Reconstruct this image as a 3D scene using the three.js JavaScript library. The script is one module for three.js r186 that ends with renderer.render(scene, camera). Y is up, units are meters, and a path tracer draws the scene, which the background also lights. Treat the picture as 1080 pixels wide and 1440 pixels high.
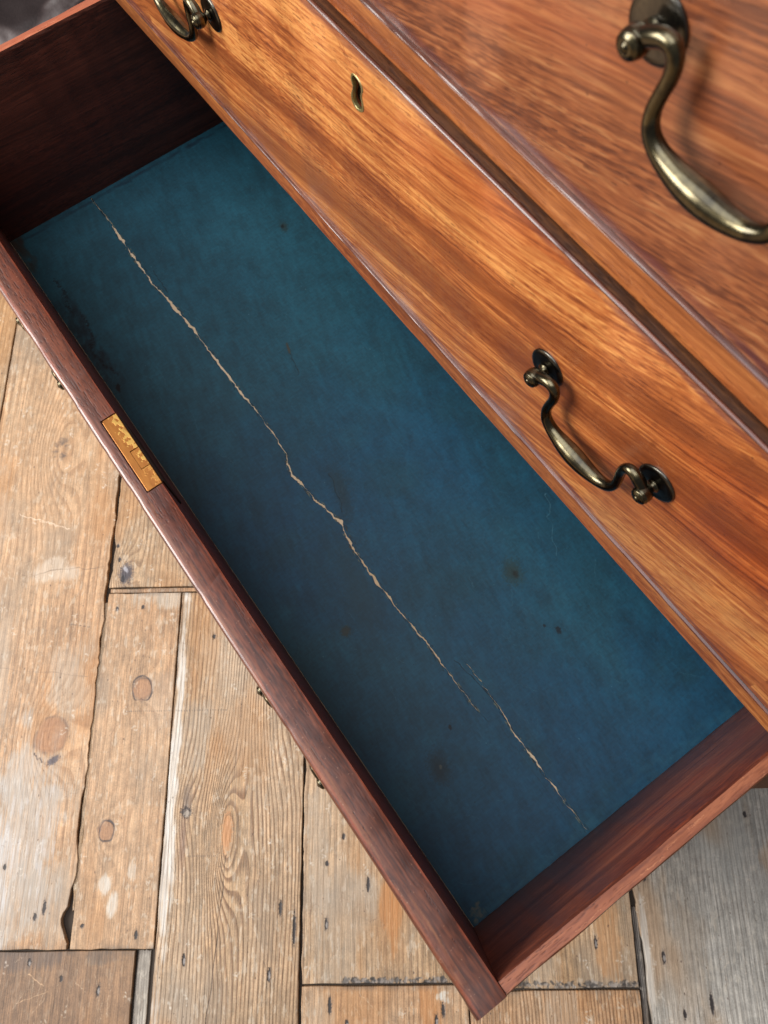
import * as THREE from 'three';
import { mergeGeometries, toCreasedNormals } from 'three/addons/utils/BufferGeometryUtils.js';
import { RectAreaLightUniformsLib } from 'three/addons/lights/RectAreaLightUniformsLib.js';
import { Brush, Evaluator, SUBTRACTION } from 'three-bvh-csg';

// ---------------------------------------------------------------- camera, light, exposure
const scene = new THREE.Scene();
const camera = new THREE.PerspectiveCamera(2 * Math.atan(720 / 1111.5) * 180 / Math.PI, 0.75, 0.02, 60);
camera.position.set(0.35821, 0.60444, 0.23714);
camera.focus = 0.72; camera.userData.fStop = 12;
{
  const right = new THREE.Vector3(0.59708, -0.02755, -0.80171), up = new THREE.Vector3(-0.74777, 0.34269, -0.56868), back = new THREE.Vector3(0.2904, 0.93905, 0.18401);
  camera.quaternion.setFromRotationMatrix(new THREE.Matrix4().makeBasis(right, up, back));
}
scene.background = new THREE.Color(0.17, 0.17, 0.18);
RectAreaLightUniformsLib.init();
function areaLight(color, intensity, w, h, pos, target) {
  const l = new THREE.RectAreaLight(color, intensity, w, h);
  l.position.set(...pos); l.lookAt(...target); scene.add(l); return l;
}
areaLight(0xfffcf8, 23, 1.35, 1.2, [-1.15, 1.25, 2.0], [0, 0.0, 0.1]);  // window in front, to the left
areaLight(0xf6f8ff, 5.0, 2.0, 2.0, [-0.1, 2.6, 1.0], [0.1, 0, 0.2]);  // overhead fill, added in place of bounce from the ceiling

const renderer = new THREE.WebGLRenderer({ antialias: true });
renderer.toneMapping = THREE.LinearToneMapping;
renderer.toneMappingExposure = 0.88;
renderer.shadowMap.enabled = true;

// ---------------------------------------------------------------- helpers: noise
function rng(seed) { let a = seed >>> 0; return () => { a = (a + 0x6D2B79F5) | 0; let t = Math.imul(a ^ (a >>> 15), 1 | a); t = (t + Math.imul(t ^ (t >>> 7), 61 | t)) ^ t; return ((t ^ (t >>> 14)) >>> 0) / 4294967296; }; }
const LAT = new Float32Array(65536); { const r = rng(77); for (let i = 0; i < 65536; i++) LAT[i] = r() * 2 - 1; }
function noise(x, y) {
  const xi = Math.floor(x), yi = Math.floor(y); let fx = x - xi, fy = y - yi;
  fx = fx * fx * (3 - 2 * fx); fy = fy * fy * (3 - 2 * fy);
  const a = (xi & 255), b = ((xi + 1) & 255), c = (yi & 255) << 8, d = ((yi + 1) & 255) << 8;
  const p = LAT[a | c], q = LAT[b | c], r = LAT[a | d], s = LAT[b | d];
  return p + (q - p) * fx + (r + (s - r) * fx - p - (q - p) * fx) * fy;
}
function fbm(x, y, o = 3) { let v = 0, a = 0.5, n = 0; for (let i = 0; i < o; i++) { v += a * noise(x + i * 17.3, y + i * 9.1); n += a; a *= 0.5; x *= 2.03; y *= 2.03; } return v / n; }
const clamp = (v, a = 0, b = 1) => v < a ? a : v > b ? b : v;
const sst = (a, b, v) => { v = clamp((v - a) / (b - a)); return v * v * (3 - 2 * v); };
const mix = (a, b, t) => a + (b - a) * t;
const mix3 = (a, b, t) => [mix(a[0], b[0], t), mix(a[1], b[1], t), mix(a[2], b[2], t)];
const srgb = (hex) => [(hex >> 16 & 255) / 255, (hex >> 8 & 255) / 255, (hex & 255) / 255];   // all texture work is done in sRGB values

// a picture of a surface: f(u metres, v metres) -> [r, g, b, height 0..1]; over = strokes stamped on top
function surface(W, H, w, h, f, over) {
  const col = new Float32Array(W * H * 3), hei = new Float32Array(W * H);
  for (let j = 0; j < H; j++) for (let i = 0; i < W; i++) {
    const o = f((i + 0.5) / W * w, (j + 0.5) / H * h), k = j * W + i;
    col[k * 3] = o[0]; col[k * 3 + 1] = o[1]; col[k * 3 + 2] = o[2]; hei[k] = o[3];
  }
  if (over) {
    const blot = (u, v, ru, rv, ang, c, a, dh, soft = 0.5) => {          // soft ellipse
      const cx = u / w * W, cy = v / h * H, R = Math.max(ru, rv), rx = Math.ceil(R / w * W) + 1, ry = Math.ceil(R / h * H) + 1, ca = Math.cos(ang), sa = Math.sin(ang);
      for (let j = Math.max(0, Math.floor(cy - ry)); j <= Math.min(H - 1, cy + ry); j++) for (let i = Math.max(0, Math.floor(cx - rx)); i <= Math.min(W - 1, cx + rx); i++) {
        const du = (i + 0.5) / W * w - u, dv = (j + 0.5) / H * h - v, p = (du * ca + dv * sa) / ru, q = (-du * sa + dv * ca) / rv;
        const d = Math.sqrt(p * p + q * q) * (1 + 0.28 * noise((u * 3 + du) * 700, (v * 3 + dv) * 700 + u * 91) + 0.15 * noise(du * 2200, dv * 2200 + u * 50)); if (d > 1) continue;
        const t = a * (1 - sst(1 - soft, 1, d)), k = j * W + i;
        if (c) for (let m = 0; m < 3; m++) col[k * 3 + m] = mix(col[k * 3 + m], c[m], t);
        hei[k] += dh * t;
      }
    };
    const line = (u0, v0, u1, v1, wd, c, a, dh, wob = 0) => {
      const n = Math.ceil(Math.hypot(u1 - u0, v1 - v0) / (wd * 0.6)) + 1;
      for (let i = 0; i <= n; i++) { const t = i / n; blot(mix(u0, u1, t) + wob * noise(t * 9 + u0 * 90, v0 * 70), mix(v0, v1, t) + wob * noise(t * 9 + v0 * 80, 5 + u0 * 60), wd, wd, 0, c, a * (0.6 + 0.4 * noise(t * 12, u0 * 100)), dh, 0.8); }
    };
    over({ blot, line });
  }
  const a = new Uint8Array(W * H * 4), b = new Uint8Array(W * H * 4);
  for (let k = 0; k < W * H; k++) {
    for (let m = 0; m < 3; m++) { a[k * 4 + m] = clamp(col[k * 3 + m]) * 255; b[k * 4 + m] = clamp(hei[k]) * 255; }
    a[k * 4 + 3] = b[k * 4 + 3] = 255;
  }
  const mk = (d, cs) => { const t = new THREE.DataTexture(d, W, H, THREE.RGBAFormat); t.magFilter = THREE.LinearFilter; t.minFilter = THREE.LinearMipmapLinearFilter; t.generateMipmaps = true; t.wrapS = t.wrapT = THREE.RepeatWrapping; if (cs) t.colorSpace = THREE.SRGBColorSpace; t.repeat.set(1 / w, 1 / h); t.needsUpdate = true; return t; };
  return { map: mk(a, true), bumpMap: mk(b, false) };
}
const std = (tex, o) => new THREE.MeshPhysicalMaterial({ map: tex && tex.map, bumpMap: tex && tex.bumpMap, ...o });

// ---------------------------------------------------------------- helpers: shapes
// loft a closed outline [[a, b], ...] (counter-clockwise seen from +axis) along an axis, with small unevenness
function prism(outline, axis, p0, p1, n = 1, jit = null) {
  const pos = [], N = outline.length, V = (a, b, p) => axis === 'x' ? [p, a, b] : axis === 'y' ? [b, p, a] : [a, b, p];
  const st = []; for (let i = 0; i <= n; i++) { const p = mix(p0, p1, i / n); st.push(outline.map((o, k) => { const j = jit ? jit(p, k, o) : [0, 0]; return V(o[0] + j[0], o[1] + j[1], p); })); }
  for (let i = 0; i < n; i++) for (let k = 0; k < N; k++) { const l = (k + 1) % N, A = st[i][k], B = st[i][l], C = st[i + 1][l], D = st[i + 1][k]; pos.push(...A, ...B, ...C, ...A, ...C, ...D); }
  const tri = THREE.ShapeUtils.triangulateShape(outline.map((o) => new THREE.Vector2(o[0], o[1])), []);
  for (const t of tri) { pos.push(...st[n][t[0]], ...st[n][t[1]], ...st[n][t[2]]); pos.push(...st[0][t[0]], ...st[0][t[2]], ...st[0][t[1]]); }
  const g = new THREE.BufferGeometry(); g.setAttribute('position', new THREE.Float32BufferAttribute(pos, 3));
  return g;
}
// uv in metres by the facing of each triangle; grain = axis that runs along texture u
function boxUV(g, grain = 'x', ou = 0, ov = 0) {
  if (g.index) g = g.toNonIndexed();
  const p = g.attributes.position, uv = new Float32Array(p.count * 2), a = new THREE.Vector3(), b = new THREE.Vector3(), c = new THREE.Vector3(), n = new THREE.Vector3();
  for (let i = 0; i < p.count; i += 3) {
    a.fromBufferAttribute(p, i); b.fromBufferAttribute(p, i + 1); c.fromBufferAttribute(p, i + 2);
    n.copy(b).sub(a).cross(c.clone().sub(a)); const ax = Math.abs(n.x), ay = Math.abs(n.y), az = Math.abs(n.z);
    const k = ax > ay && ax > az ? 'x' : ay > az ? 'y' : 'z', rest = ['x', 'y', 'z'].filter((q) => q !== k);
    const u = rest.includes(grain) ? grain : rest[0], v = rest.find((q) => q !== u);
    [a, b, c].forEach((w, m) => { uv[(i + m) * 2] = w[u] + ou; uv[(i + m) * 2 + 1] = w[v] + ov; });
  }
  g.setAttribute('uv', new THREE.BufferAttribute(uv, 2));
  return g;
}
const finish = (g, grain, ou, ov, crease = 0.6) => boxUV(toCreasedNormals(g, crease), grain, ou, ov);
function box(x0, x1, y0, y1, z0, z1, r = 0.0015) {        // softly chamfered box
  const o = [[x0 + r, y0], [x1 - r, y0], [x1, y0 + r], [x1, y1 - r], [x1 - r, y1], [x0 + r, y1], [x0, y1 - r], [x0, y0 + r]];
  return prism(o, 'z', z0, z1);
}
// the triangles of a shape that pass a test (centre, normal), and the rest, as two shapes
function splitGeo(g, test) {
  const q = g.index ? g.toNonIndexed() : g, P = q.attributes.position, N = q.attributes.normal, yes = [], no = [];
  const av = (A, f, i) => (A[f](i) + A[f](i + 1) + A[f](i + 2)) / 3;
  for (let i = 0; i < P.count; i += 3) (test({ x: av(P, 'getX', i), y: av(P, 'getY', i), z: av(P, 'getZ', i), nx: av(N, 'getX', i), ny: av(N, 'getY', i), nz: av(N, 'getZ', i) }) ? yes : no).push(i, i + 1, i + 2);
  return [yes, no].map((keep) => { const r = new THREE.BufferGeometry(); for (const k of ['position', 'normal', 'uv']) { const a = q.attributes[k], w = a.itemSize, f = new Float32Array(keep.length * w); keep.forEach((i, m) => { for (let c = 0; c < w; c++) f[m * w + c] = a.array[i * w + c]; }); r.setAttribute(k, new THREE.BufferAttribute(f, w)); } return r; });
}
function obj(name, geo, mat, parent) {
  const m = new THREE.Mesh(geo, mat); m.name = name; m.castShadow = m.receiveShadow = true; (parent || scene).add(m); return m;
}

// ---------------------------------------------------------------- wood and other surfaces
const yy0 = (y, sl) => y - sl;
function mahogany(W, H, w, h, seed, pal, o = {}) {
  const [dk, md, lt] = pal.map(srgb), S = seed * 13.7;
  return surface(W, H, w, h, (x, y) => {
    const xw = x - (o.mid ?? 0.5), slant = (o.slope || 0) * xw + (o.curve || 0) * Math.max(0, xw) * xw, yy = y - slant + 0.013 * fbm(x * 2.1 + S, y * 6, 2) + 0.0022 * fbm(x * 14 + S, (y - slant) * 44, 2) + 0.0005 * noise(x * 90 + S, yy0(y, slant) * 320);
    const broad = fbm(yy * 16 + S, x * 1.6 + S, 3), rib = fbm(x * 2.2 + S, yy * 90 + S, 3), fine = noise(x * 16 + S, yy * 420), hair = noise(x * 34 + S, yy * 900 + S), tick = noise(x * 120 + yy * 160, yy * 1500 + S), fleck = noise(x * 210 + S, yy * 640);
    const live = clamp(0.45 + 1.2 * fbm(x * 5 + S, yy * 18 + 4, 2));
    let t = 0.5 + 0.52 * broad + 0.32 * rib + 0.20 * fine + 0.24 * hair + (0.10 + 0.18 * live) * tick + 0.22 * live * fleck;
    let c = t < 0.5 ? mix3(dk, md, clamp(t * 2)) : mix3(md, lt, clamp(t * 2 - 1));
    const ln1 = 1 - sst(0.02, 0.20, Math.abs(noise(x * 5 + S, yy * 150 + S))), ln2 = 1 - sst(0.02, 0.22, Math.abs(noise(x * 11 + S, yy * 330 + S + 50)));
    c = mix3(c, dk, 0.34 * ln1 * clamp(0.5 + 1.3 * noise(x * 7, yy * 60 + 30)) + 0.24 * ln2 * clamp(0.5 + 1.2 * noise(x * 9, yy * 90 + 11)));
    const pw = noise(x * 170 + S, yy * 1900), pm = clamp(0.55 + 0.9 * fbm(x * 6, yy * 60 + S, 2)), pore = sst(0.35, 0.75, pw) * pm;
    c = mix3(c, [dk[0] * 0.74, dk[1] * 0.68, dk[2] * 0.62], 0.5 * pore);
    const streak = sst(0.30, 0.8, noise(x * 1.2 + S * 2, yy * 46 + S)) * 0.55; c = mix3(c, dk, streak);
    const red = sst(0, 0.6, fbm(x * 3 + S, yy * 22 + 70, 2)); c = [c[0] * (1 - 0.02 * red), c[1] * (1 - 0.13 * red), c[2] * (1 - 0.20 * red)];
    return [c[0], c[1], c[2], 0.6 - 0.4 * pore + 0.08 * fine + 0.05 * hair];
  }, o.over);
}
const PAL_FACE = [0x703617, 0xab602e, 0xd69250], PAL_UP = [0x623420, 0x955632, 0xb98050], PAL_RAIL = [0x753f1d, 0xa06133, 0xbf8046], PAL_SIDE_SHADE = [0x2c140d, 0x482216, 0x5e3022];
// grime and dark polish left beside the cockbeads (at y0 and y1), purple band paints in the quirk's reflection; nicks and old dents in the face
const rimDark = (seed, y0, y1) => ({ blot, line }) => {
  const r = rng(seed);
  for (const [yy, d, n] of [[y0, 1, 1], [y1, -1, 0.7]]) {
    for (let i = 0; i < 300; i++) blot(r() * 0.8, yy + d * (0.0030 + 0.0004 * r()), 0.006 + r() * 0.01, 0.0007 + r() * 0.0005, 0, srgb(0x2c1212), 0.5 * n, -0.1, 0.8);
    for (let i = 0; i < 260; i++) blot(r() * 0.8, yy + d * (0.005 + r() * 0.004), 0.01 + r() * 0.02, 0.0015 + r() * 0.0025, 0, srgb(0x4a2430), 0.13 * n, 0, 0.9);
  }
  for (let i = 0; i < 60; i++) blot(r() * 0.8, r() * (y1 - y0) + y0, 0.0005 + r() * 0.0008, 0.0004 + r() * 0.0005, r() * 3, srgb(0x4a2412), 0.6, -0.3, 0.6);
  for (let i = 0; i < 26; i++) { const u = r() * 0.8, v = y0 + r() * (y1 - y0); line(u, v, u + (r() - 0.5) * 0.05, v + (r() - 0.5) * 0.02, 0.0003, srgb(r() < 0.5 ? 0x6a3a20 : 0xd8a070), 0.4, -0.12, 0.001); }
};
const texD2 = mahogany(2048, 640, 0.8, 0.25, 1, PAL_FACE, { mid: 0.36, slope: 0.17, curve: 0.3, over: ({ blot, line }) => {
  rimDark(5, 0.0065, 0.2238)({ blot, line });
  line(0.332, 0.222, 0.350, 0.206, 0.0012, srgb(0x7e3a1c), 0.4, 0, 0.0012); line(0.340, 0.220, 0.354, 0.204, 0.0008, srgb(0x7e3a1c), 0.4, 0, 0.001);
  for (const x of [0.2028, 0.3042, -0.2072]) for (let i = 0; i < 26; i++) { const a = i * 0.6; blot(x + 0.36 + 0.0135 * Math.cos(a), 0.1528 - 0.034 + 0.0135 * Math.sin(a), 0.004, 0.004, a, srgb(0x4a2210), 0.16, 0, 0.9); }
} });
const texD1 = mahogany(2048, 1024, 0.5, 0.25, 4, PAL_UP, { mid: 0.15, slope: 0.26, over: rimDark(9, 0.010, 0.2195) });
const texRail = mahogany(1024, 128, 1.0, 0.08, 7, PAL_RAIL, { over: ({ blot, line }) => { const r = rng(3); for (let i = 0; i < 60; i++) { const u = r(), v = r() * 0.08; line(u, v, u + (r() - 0.5) * 0.012, v + (r() - 0.5) * 0.008, 0.0004, srgb(0xd69a62), 0.4, 0.05, 0.001); } } });
const texSide = mahogany(512, 512, 0.5, 0.3, 11, PAL_SIDE_SHADE, {}), texSideR = mahogany(512, 512, 0.5, 0.3, 23, [0x4c2417, 0x6f3a26, 0x8c5036], {});  // left side's shade is put into its darker colour; the right is lighter
const texEdge = mahogany(1024, 64, 0.5, 0.03, 27, [0x9a5238, 0xb87050, 0xce8e6c], { over: ({ blot, line }) => { const r = rng(8); for (let i = 0; i < 50; i++) { const u = r() * 0.5, v = r() * 0.03; line(u, v, u + r() * 0.03, v + (r() - 0.5) * 0.002, 0.0004, srgb(r() < 0.5 ? 0xe0b090 : 0x5a2c1c), 0.6, -0.2, 0.0005); } } });
const texEdgeR = mahogany(1024, 64, 0.5, 0.03, 29, [0x5c2c1a, 0x7a4229, 0x985a3a], { over: ({ blot, line }) => { const r = rng(9); for (let i = 0; i < 60; i++) { const u = r() * 0.5, v = r() * 0.03; line(u, v, u + r() * 0.03, v + (r() - 0.5) * 0.002, 0.0004, srgb(r() < 0.5 ? 0xc48a62 : 0x4a2416), 0.6, -0.2, 0.0005); } blot(0.11, 0.014, 0.0012, 0.0009, 0, srgb(0x20100a), 0.9, -0.3, 0.4); } });
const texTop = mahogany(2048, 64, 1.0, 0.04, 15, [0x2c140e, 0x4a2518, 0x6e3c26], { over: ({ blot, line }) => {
  const r = rng(41);                                          // edges rubbed back to redder wood, fine pale dust and dings
  for (const [v, n] of [[0.0005, 330], [0.0225, 260]]) for (let i = 0; i < n; i++) blot(r(), v + (r() - 0.5) * 0.001, 0.004 + r() * 0.014, 0.0008 + r() * 0.0014, 0, srgb(r() < 0.5 ? 0x8c4226 : 0x74361f), 0.5, -0.05, 0.9);
  for (let i = 0; i < 120; i++) blot(r(), 0.018 + r() * 0.006, 0.01 + r() * 0.03, 0.0006 + r(), 0, srgb(0x7a4a30), 0, 0, 0.9);
  for (let i = 0; i < 60; i++) blot(0.5 + r() * 0.5, 0.016 + r() * 0.008, 0.008 + r() * 0.02, 0.0005 + r() * 0.001, 0.02, srgb(0x8a5a3a), 0.45, 0, 0.8);
  for (let i = 0; i < 260; i++) blot(r(), r() * 0.026, 0.0003 + r() * 0.0003, 0.0003 + r() * 0.0003, 0, srgb(0xb89a84), 0.5, 0, 0.6);
  for (let i = 0; i < 40; i++) { const u = r(), v = r() * 0.026; line(u, v, u + r() * 0.02, v + (r() - 0.5) * 0.001, 0.0004, srgb(0x2a1412), 0.7, -0.3, 0.0004); }
} });
const M = {
  d2: std(texD2, { roughness: 0.42, bumpScale: 0.00035, clearcoat: 0.55, clearcoatRoughness: 0.28 }),
  d1: std(texD1, { roughness: 0.40, bumpScale: 0.00035, clearcoat: 0.7, clearcoatRoughness: 0.26 }),
  rail: std(texRail, { roughness: 0.42, bumpScale: 0.0004, clearcoat: 0.5, clearcoatRoughness: 0.3 }),
  side: std(texSide, { roughness: 0.55, bumpScale: 0.0004, clearcoat: 0.15, clearcoatRoughness: 0.4 }),
  top: std(texTop, { roughness: 0.55, bumpScale: 0.0006, clearcoat: 0.12, clearcoatRoughness: 0.4 }),
  polish: std(texTop, { roughness: 0.4, bumpScale: 0.0003, clearcoat: 0.7, clearcoatRoughness: 0.25 }),
  sideR: std(texSideR, { roughness: 0.45, bumpScale: 0.0004, clearcoat: 0.45, clearcoatRoughness: 0.35 }),
  edge: std(texEdge, { roughness: 0.6, bumpScale: 0.0005 }), edgeR: std(texEdgeR, { roughness: 0.55, bumpScale: 0.0005, clearcoat: 0.15, clearcoatRoughness: 0.4 }),
  bead: std(mahogany(1024, 32, 1.0, 0.02, 39, [0x3e1c12, 0x62321e, 0x804a2e], {}), { roughness: 0.38, bumpScale: 0.0002, clearcoat: 0.6, clearcoatRoughness: 0.28 }),
  darkEdge: std(mahogany(1024, 64, 1.0, 0.04, 37, [0x4c2a14, 0x6e401e, 0x8a5628], {}), { roughness: 0.6, bumpScale: 0.0003 }),  // darker brown wood for the second drawer's top edge
  dark: new THREE.MeshStandardMaterial({ color: new THREE.Color().setRGB(0.02, 0.012, 0.008), roughness: 0.9 }),
};
function brassMat(pal, seed, rough) {
  const [dk, md, lt] = pal.map(srgb);
  const t = surface(256, 256, 0.05, 0.05, (x, y) => { const f = 0.5 + 0.62 * fbm(x * 150 + seed, y * 150, 4), g = noise(x * 900 + seed, y * 900); const k = clamp(f + 0.1 * g); const c = k < 0.5 ? mix3(dk, md, k * 2) : mix3(md, lt, k * 2 - 1); return [...c, 0.5 + 0.3 * g * f]; });
  return std(t, { metalness: 1, roughness: rough, bumpScale: 0.00003, clearcoat: 0.5, clearcoatRoughness: 0.18 });
}
M.brass = brassMat([0x2c281c, 0x49422e, 0x6e6446], 3, 0.27);
M.rose = brassMat([0x34322e, 0x504c44, 0x6a6456], 8, 0.30);
M.lock = (() => {
  const a = srgb(0x8f5722), b = srgb(0xae7432), c = srgb(0xd4b25e);
  const t = surface(512, 128, 0.08, 0.016, (x, y) => { const f = 0.5 + 0.5 * fbm(x * 90, y * 300, 3); let k = mix3(a, b, f); const chip = sst(0.25, 0.5, fbm(x * 320, y * 420 + 3, 3) + 0.75 - y * 110) ; k = mix3(k, c, 0.9 * chip * (x < 0.058 ? 0.8 : 0.3)); k = mix3(k, srgb(0x7a4a1c), 0.5 * sst(0.35, 0.6, fbm(x * 60 + 9, y * 260, 3))); return [...k, 0.5 + 0.2 * f + 0.3 * chip]; });
  return std(t, { metalness: 0.55, roughness: 0.42, bumpScale: 0.0003 });
})();

// ---------------------------------------------------------------- floor of old pine boards
const FY = -0.44, CA = Math.cos(Math.PI / 5), SA = Math.sin(Math.PI / 5);
const floor = new THREE.Group(); floor.name = 'floor'; floor.position.y = FY;
floor.quaternion.setFromRotationMatrix(new THREE.Matrix4().makeBasis(new THREE.Vector3(CA, 0, SA), new THREE.Vector3(SA, 0, -CA), new THREE.Vector3(0, 1, 0)));
floor.userData = { label: 'old worn pine floorboards with dark gaps, knots and nail holes', kind: 'structure' };
scene.add(floor);

const P_TAN = [0xa47e5a, 0x7a5638, 0xbc9c7a], P_GREY = [0x9d968a, 0x776e64, 0xb7b2a8], P_BROWN = [0x7a5e46, 0x5a4432, 0x957556], P_PALE = [0xa0805c, 0x72543a, 0xbca284];
// o: pal, ring (m), contrast, knots [[s, t, rs, rt, amp, core rs, core rt]], nails [[s, t]], grey [[s, t, rs, rt, a]], over(api)
function boardTex(s0, s1, t0, t1, o) {
  const w = s1 - s0, h = t1 - t0, px = o.px || 0.00048, W = Math.min(2048, Math.ceil(w / px)), H = Math.max(32, Math.ceil(h / px));
  const [base, late, pale] = o.pal.map(srgb), S = o.seed * 31.7, knots = o.knots || [], ring = o.ring || 0.007, con = o.con ?? 0.5;
  return surface(W, H, w, h, (x, y) => {
    const s = s0 + x, t = t0 + y;
    let F = (t + 0.02 * fbm(s * 1.1 + S, t * 3, 2) + 0.0012 * noise(s * 30 + S, t * 90)) / ring + 0.4 * fbm(s * 4 + S, t * 40, 2);
    let kc = 0, kd = 9;
    for (const k of knots) {
      const ds = (s - k[0]) / k[2], dt = (t - k[1]) / k[3], e = ds * ds + dt * dt; if (e < 9) F += k[4] * Math.exp(-e);
      if (k[5]) { const a = (s - k[0]) / k[5], b = (t - k[1]) / k[6], d = Math.sqrt(a * a + b * b) * (1 + 0.15 * noise(s * 120, t * 120)); if (d < kd) kd = d; }
    }
    const p = F - Math.floor(F), lw = sst(0.35, 0.82, p) * (1 - sst(0.9, 1, p)), fib = noise(s * 22 + S, t * 900), fib2 = noise(s * 60 + S, t * 2300), big = fbm(s * 5 + S, t * 14 + S, 4), mid = fbm(s * 24 + S, t * 42, 3), gr = fbm(s * 130, t * 150 + S, 2);
    let c = mix3(pale, base, 0.5 + 0.65 * big); c = mix3(c, late, clamp(1.35 * con * lw * (0.75 + 0.6 * mid)));
    const fl = noise(s * 110 + S, t * 1500), v = 1 + 0.10 * fib + 0.09 * fib2 + 0.11 * mid + 0.09 * gr + 0.12 * fl * clamp(0.5 + big) + 0.09 * noise(s * 1900, t * 2100) + 0.05 * noise(s * 700, t * 800 + S); c = [c[0] * v, c[1] * v, c[2] * v];
    const dirt = sst(0.12, 0.6, fbm(s * 9 + S * 2, t * 13, 4)); c = mix3(c, srgb(0x857869), 0.45 * dirt); const rub = sst(0.2, 0.55, fbm(s * 95 + S, t * 260, 4)); c = mix3(c, srgb(0xcfc4b2), (o.rub ?? 0.42) * rub); const red = sst(0.1, 0.5, fbm(s * 6 + S, t * 20 + 9, 3)); c = mix3(c, srgb(0xac7038), 0.34 * red);
    for (const g of o.grey || []) { const e = Math.hypot((s - g[0]) / g[2], (t - g[1]) / g[3]) + 0.6 * fbm(s * Math.max(34, 0.9 / g[2]) + S, t * Math.max(40, 0.9 / g[3]), 4) + 0.18 * fib; const a = (1 - sst(0.55, 1.05, e)) * g[4]; if (a > 0) c = mix3(c, g[5] ? srgb(g[5]) : [0.70, 0.67, 0.63], a * (0.75 + 0.25 * noise(s * 50, t * 800))); }
    let hgt = 0.5 + 0.22 * lw * con * 1.6 + 0.08 * fib + 0.05 * fib2 + 0.12 * mid + 0.12 * rub + 0.08 * fl;
    if (kd < 1.25) {
      const ringy = 0.5 + 0.5 * Math.sin(kd * 16 + 3 * noise(s * 90, t * 90));
      let k = mix3(srgb(0x9a6a48), srgb(0x7a5038), ringy * 0.6); k = mix3(k, srgb(0xb27c54), 0.5 * (1 - kd));
      const rim = Math.exp(-Math.pow((kd - 1) / 0.10, 2)) * (0.35 + 0.65 * clamp(0.5 + 0.9 * noise(s * 60 + S, t * 60)));
      c = mix3(c, k, (1 - sst(0.8, 1.15, kd)) * 0.5); c = mix3(c, srgb(0x4a3c36), rim * 0.5 * clamp(0.6 + 1.4 * noise(s * 90 + S, t * 90 + 4))); hgt -= 0.2 * rim;
    }
    const ed = Math.min(y, h - y, 1), en = Math.min(x, w - x) , ew = 0.004 + 0.004 * noise(s * 30 + S, 3); c = mix3(c, srgb(0x6a5a4a), 0.30 * (1 - sst(0, ew, ed)) * clamp(0.6 + noise(s * 14, S)));
    c = mix3(c, srgb(0x544a42), 0.40 * (1 - sst(0, 0.007, en)) * clamp(0.55 + noise(t * 60, S)));
    return [c[0], c[1], c[2], hgt];
  }, ({ blot, line }) => {
    const r = rng(o.seed * 7 + 1), A = w * h;
    for (let i = 0; i < A * 1800; i++) { const u = r() * w, v = r() * h, L = 0.004 + r() * 0.02, an = (r() - 0.5) * (r() < 0.3 ? 2.6 : 0.5); line(u, v, u + L * Math.cos(an), v + L * Math.sin(an), 0.0004 + r() * 0.0003, srgb(r() < 0.6 ? 0xddc8ae : 0x6a4e3a), 0.28, r() < 0.5 ? -0.08 : 0.05, 0.0012); }
    for (let i = 0; i < A * 900; i++) blot(r() * w, r() * h, 0.0006 + r() * 0.0016, 0.0004 + r() * 0.0006, (r() - 0.5) * 0.8, srgb(0x4b3a30), 0.55 * r() + 0.2, -0.3, 0.6);
    for (let i = 0; i < A * 260; i++) { const u = r() * w, v = r() * h; for (let q = 0; q < 5; q++) blot(u + (r() - 0.5) * 0.012, v + (r() - 0.5) * 0.006, 0.001 + r() * 0.003, 0.0006 + r() * 0.001, r() * 3, srgb(0xd8d0c2), 0.4, 0.05, 0.5); }
    for (const n of o.nails || []) { const u = n[0] - s0, v = n[1] - t0, L = n[2] || 0.006; blot(u, v, L * 1.5, 0.0042, 0, srgb(0x5a4c44), 0.45, -0.05, 0.9); blot(u, v, L, 0.0023, 0, srgb(0x2a2422), 0.9, -0.6, 0.4); if (n[3]) blot(u + 0.001, v + 0.0004, L * 0.55, 0.0014, 0, srgb(0xa49c94), 0.8, 0.4, 0.4); }
    if (o.over) o.over({ blot: (s, t, ...q) => blot(s - s0, t - t0, ...q), line: (a, b, c, d, ...q) => line(a - s0, b - t0, c - s0, d - t0, ...q) }, r);
  });
}
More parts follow.
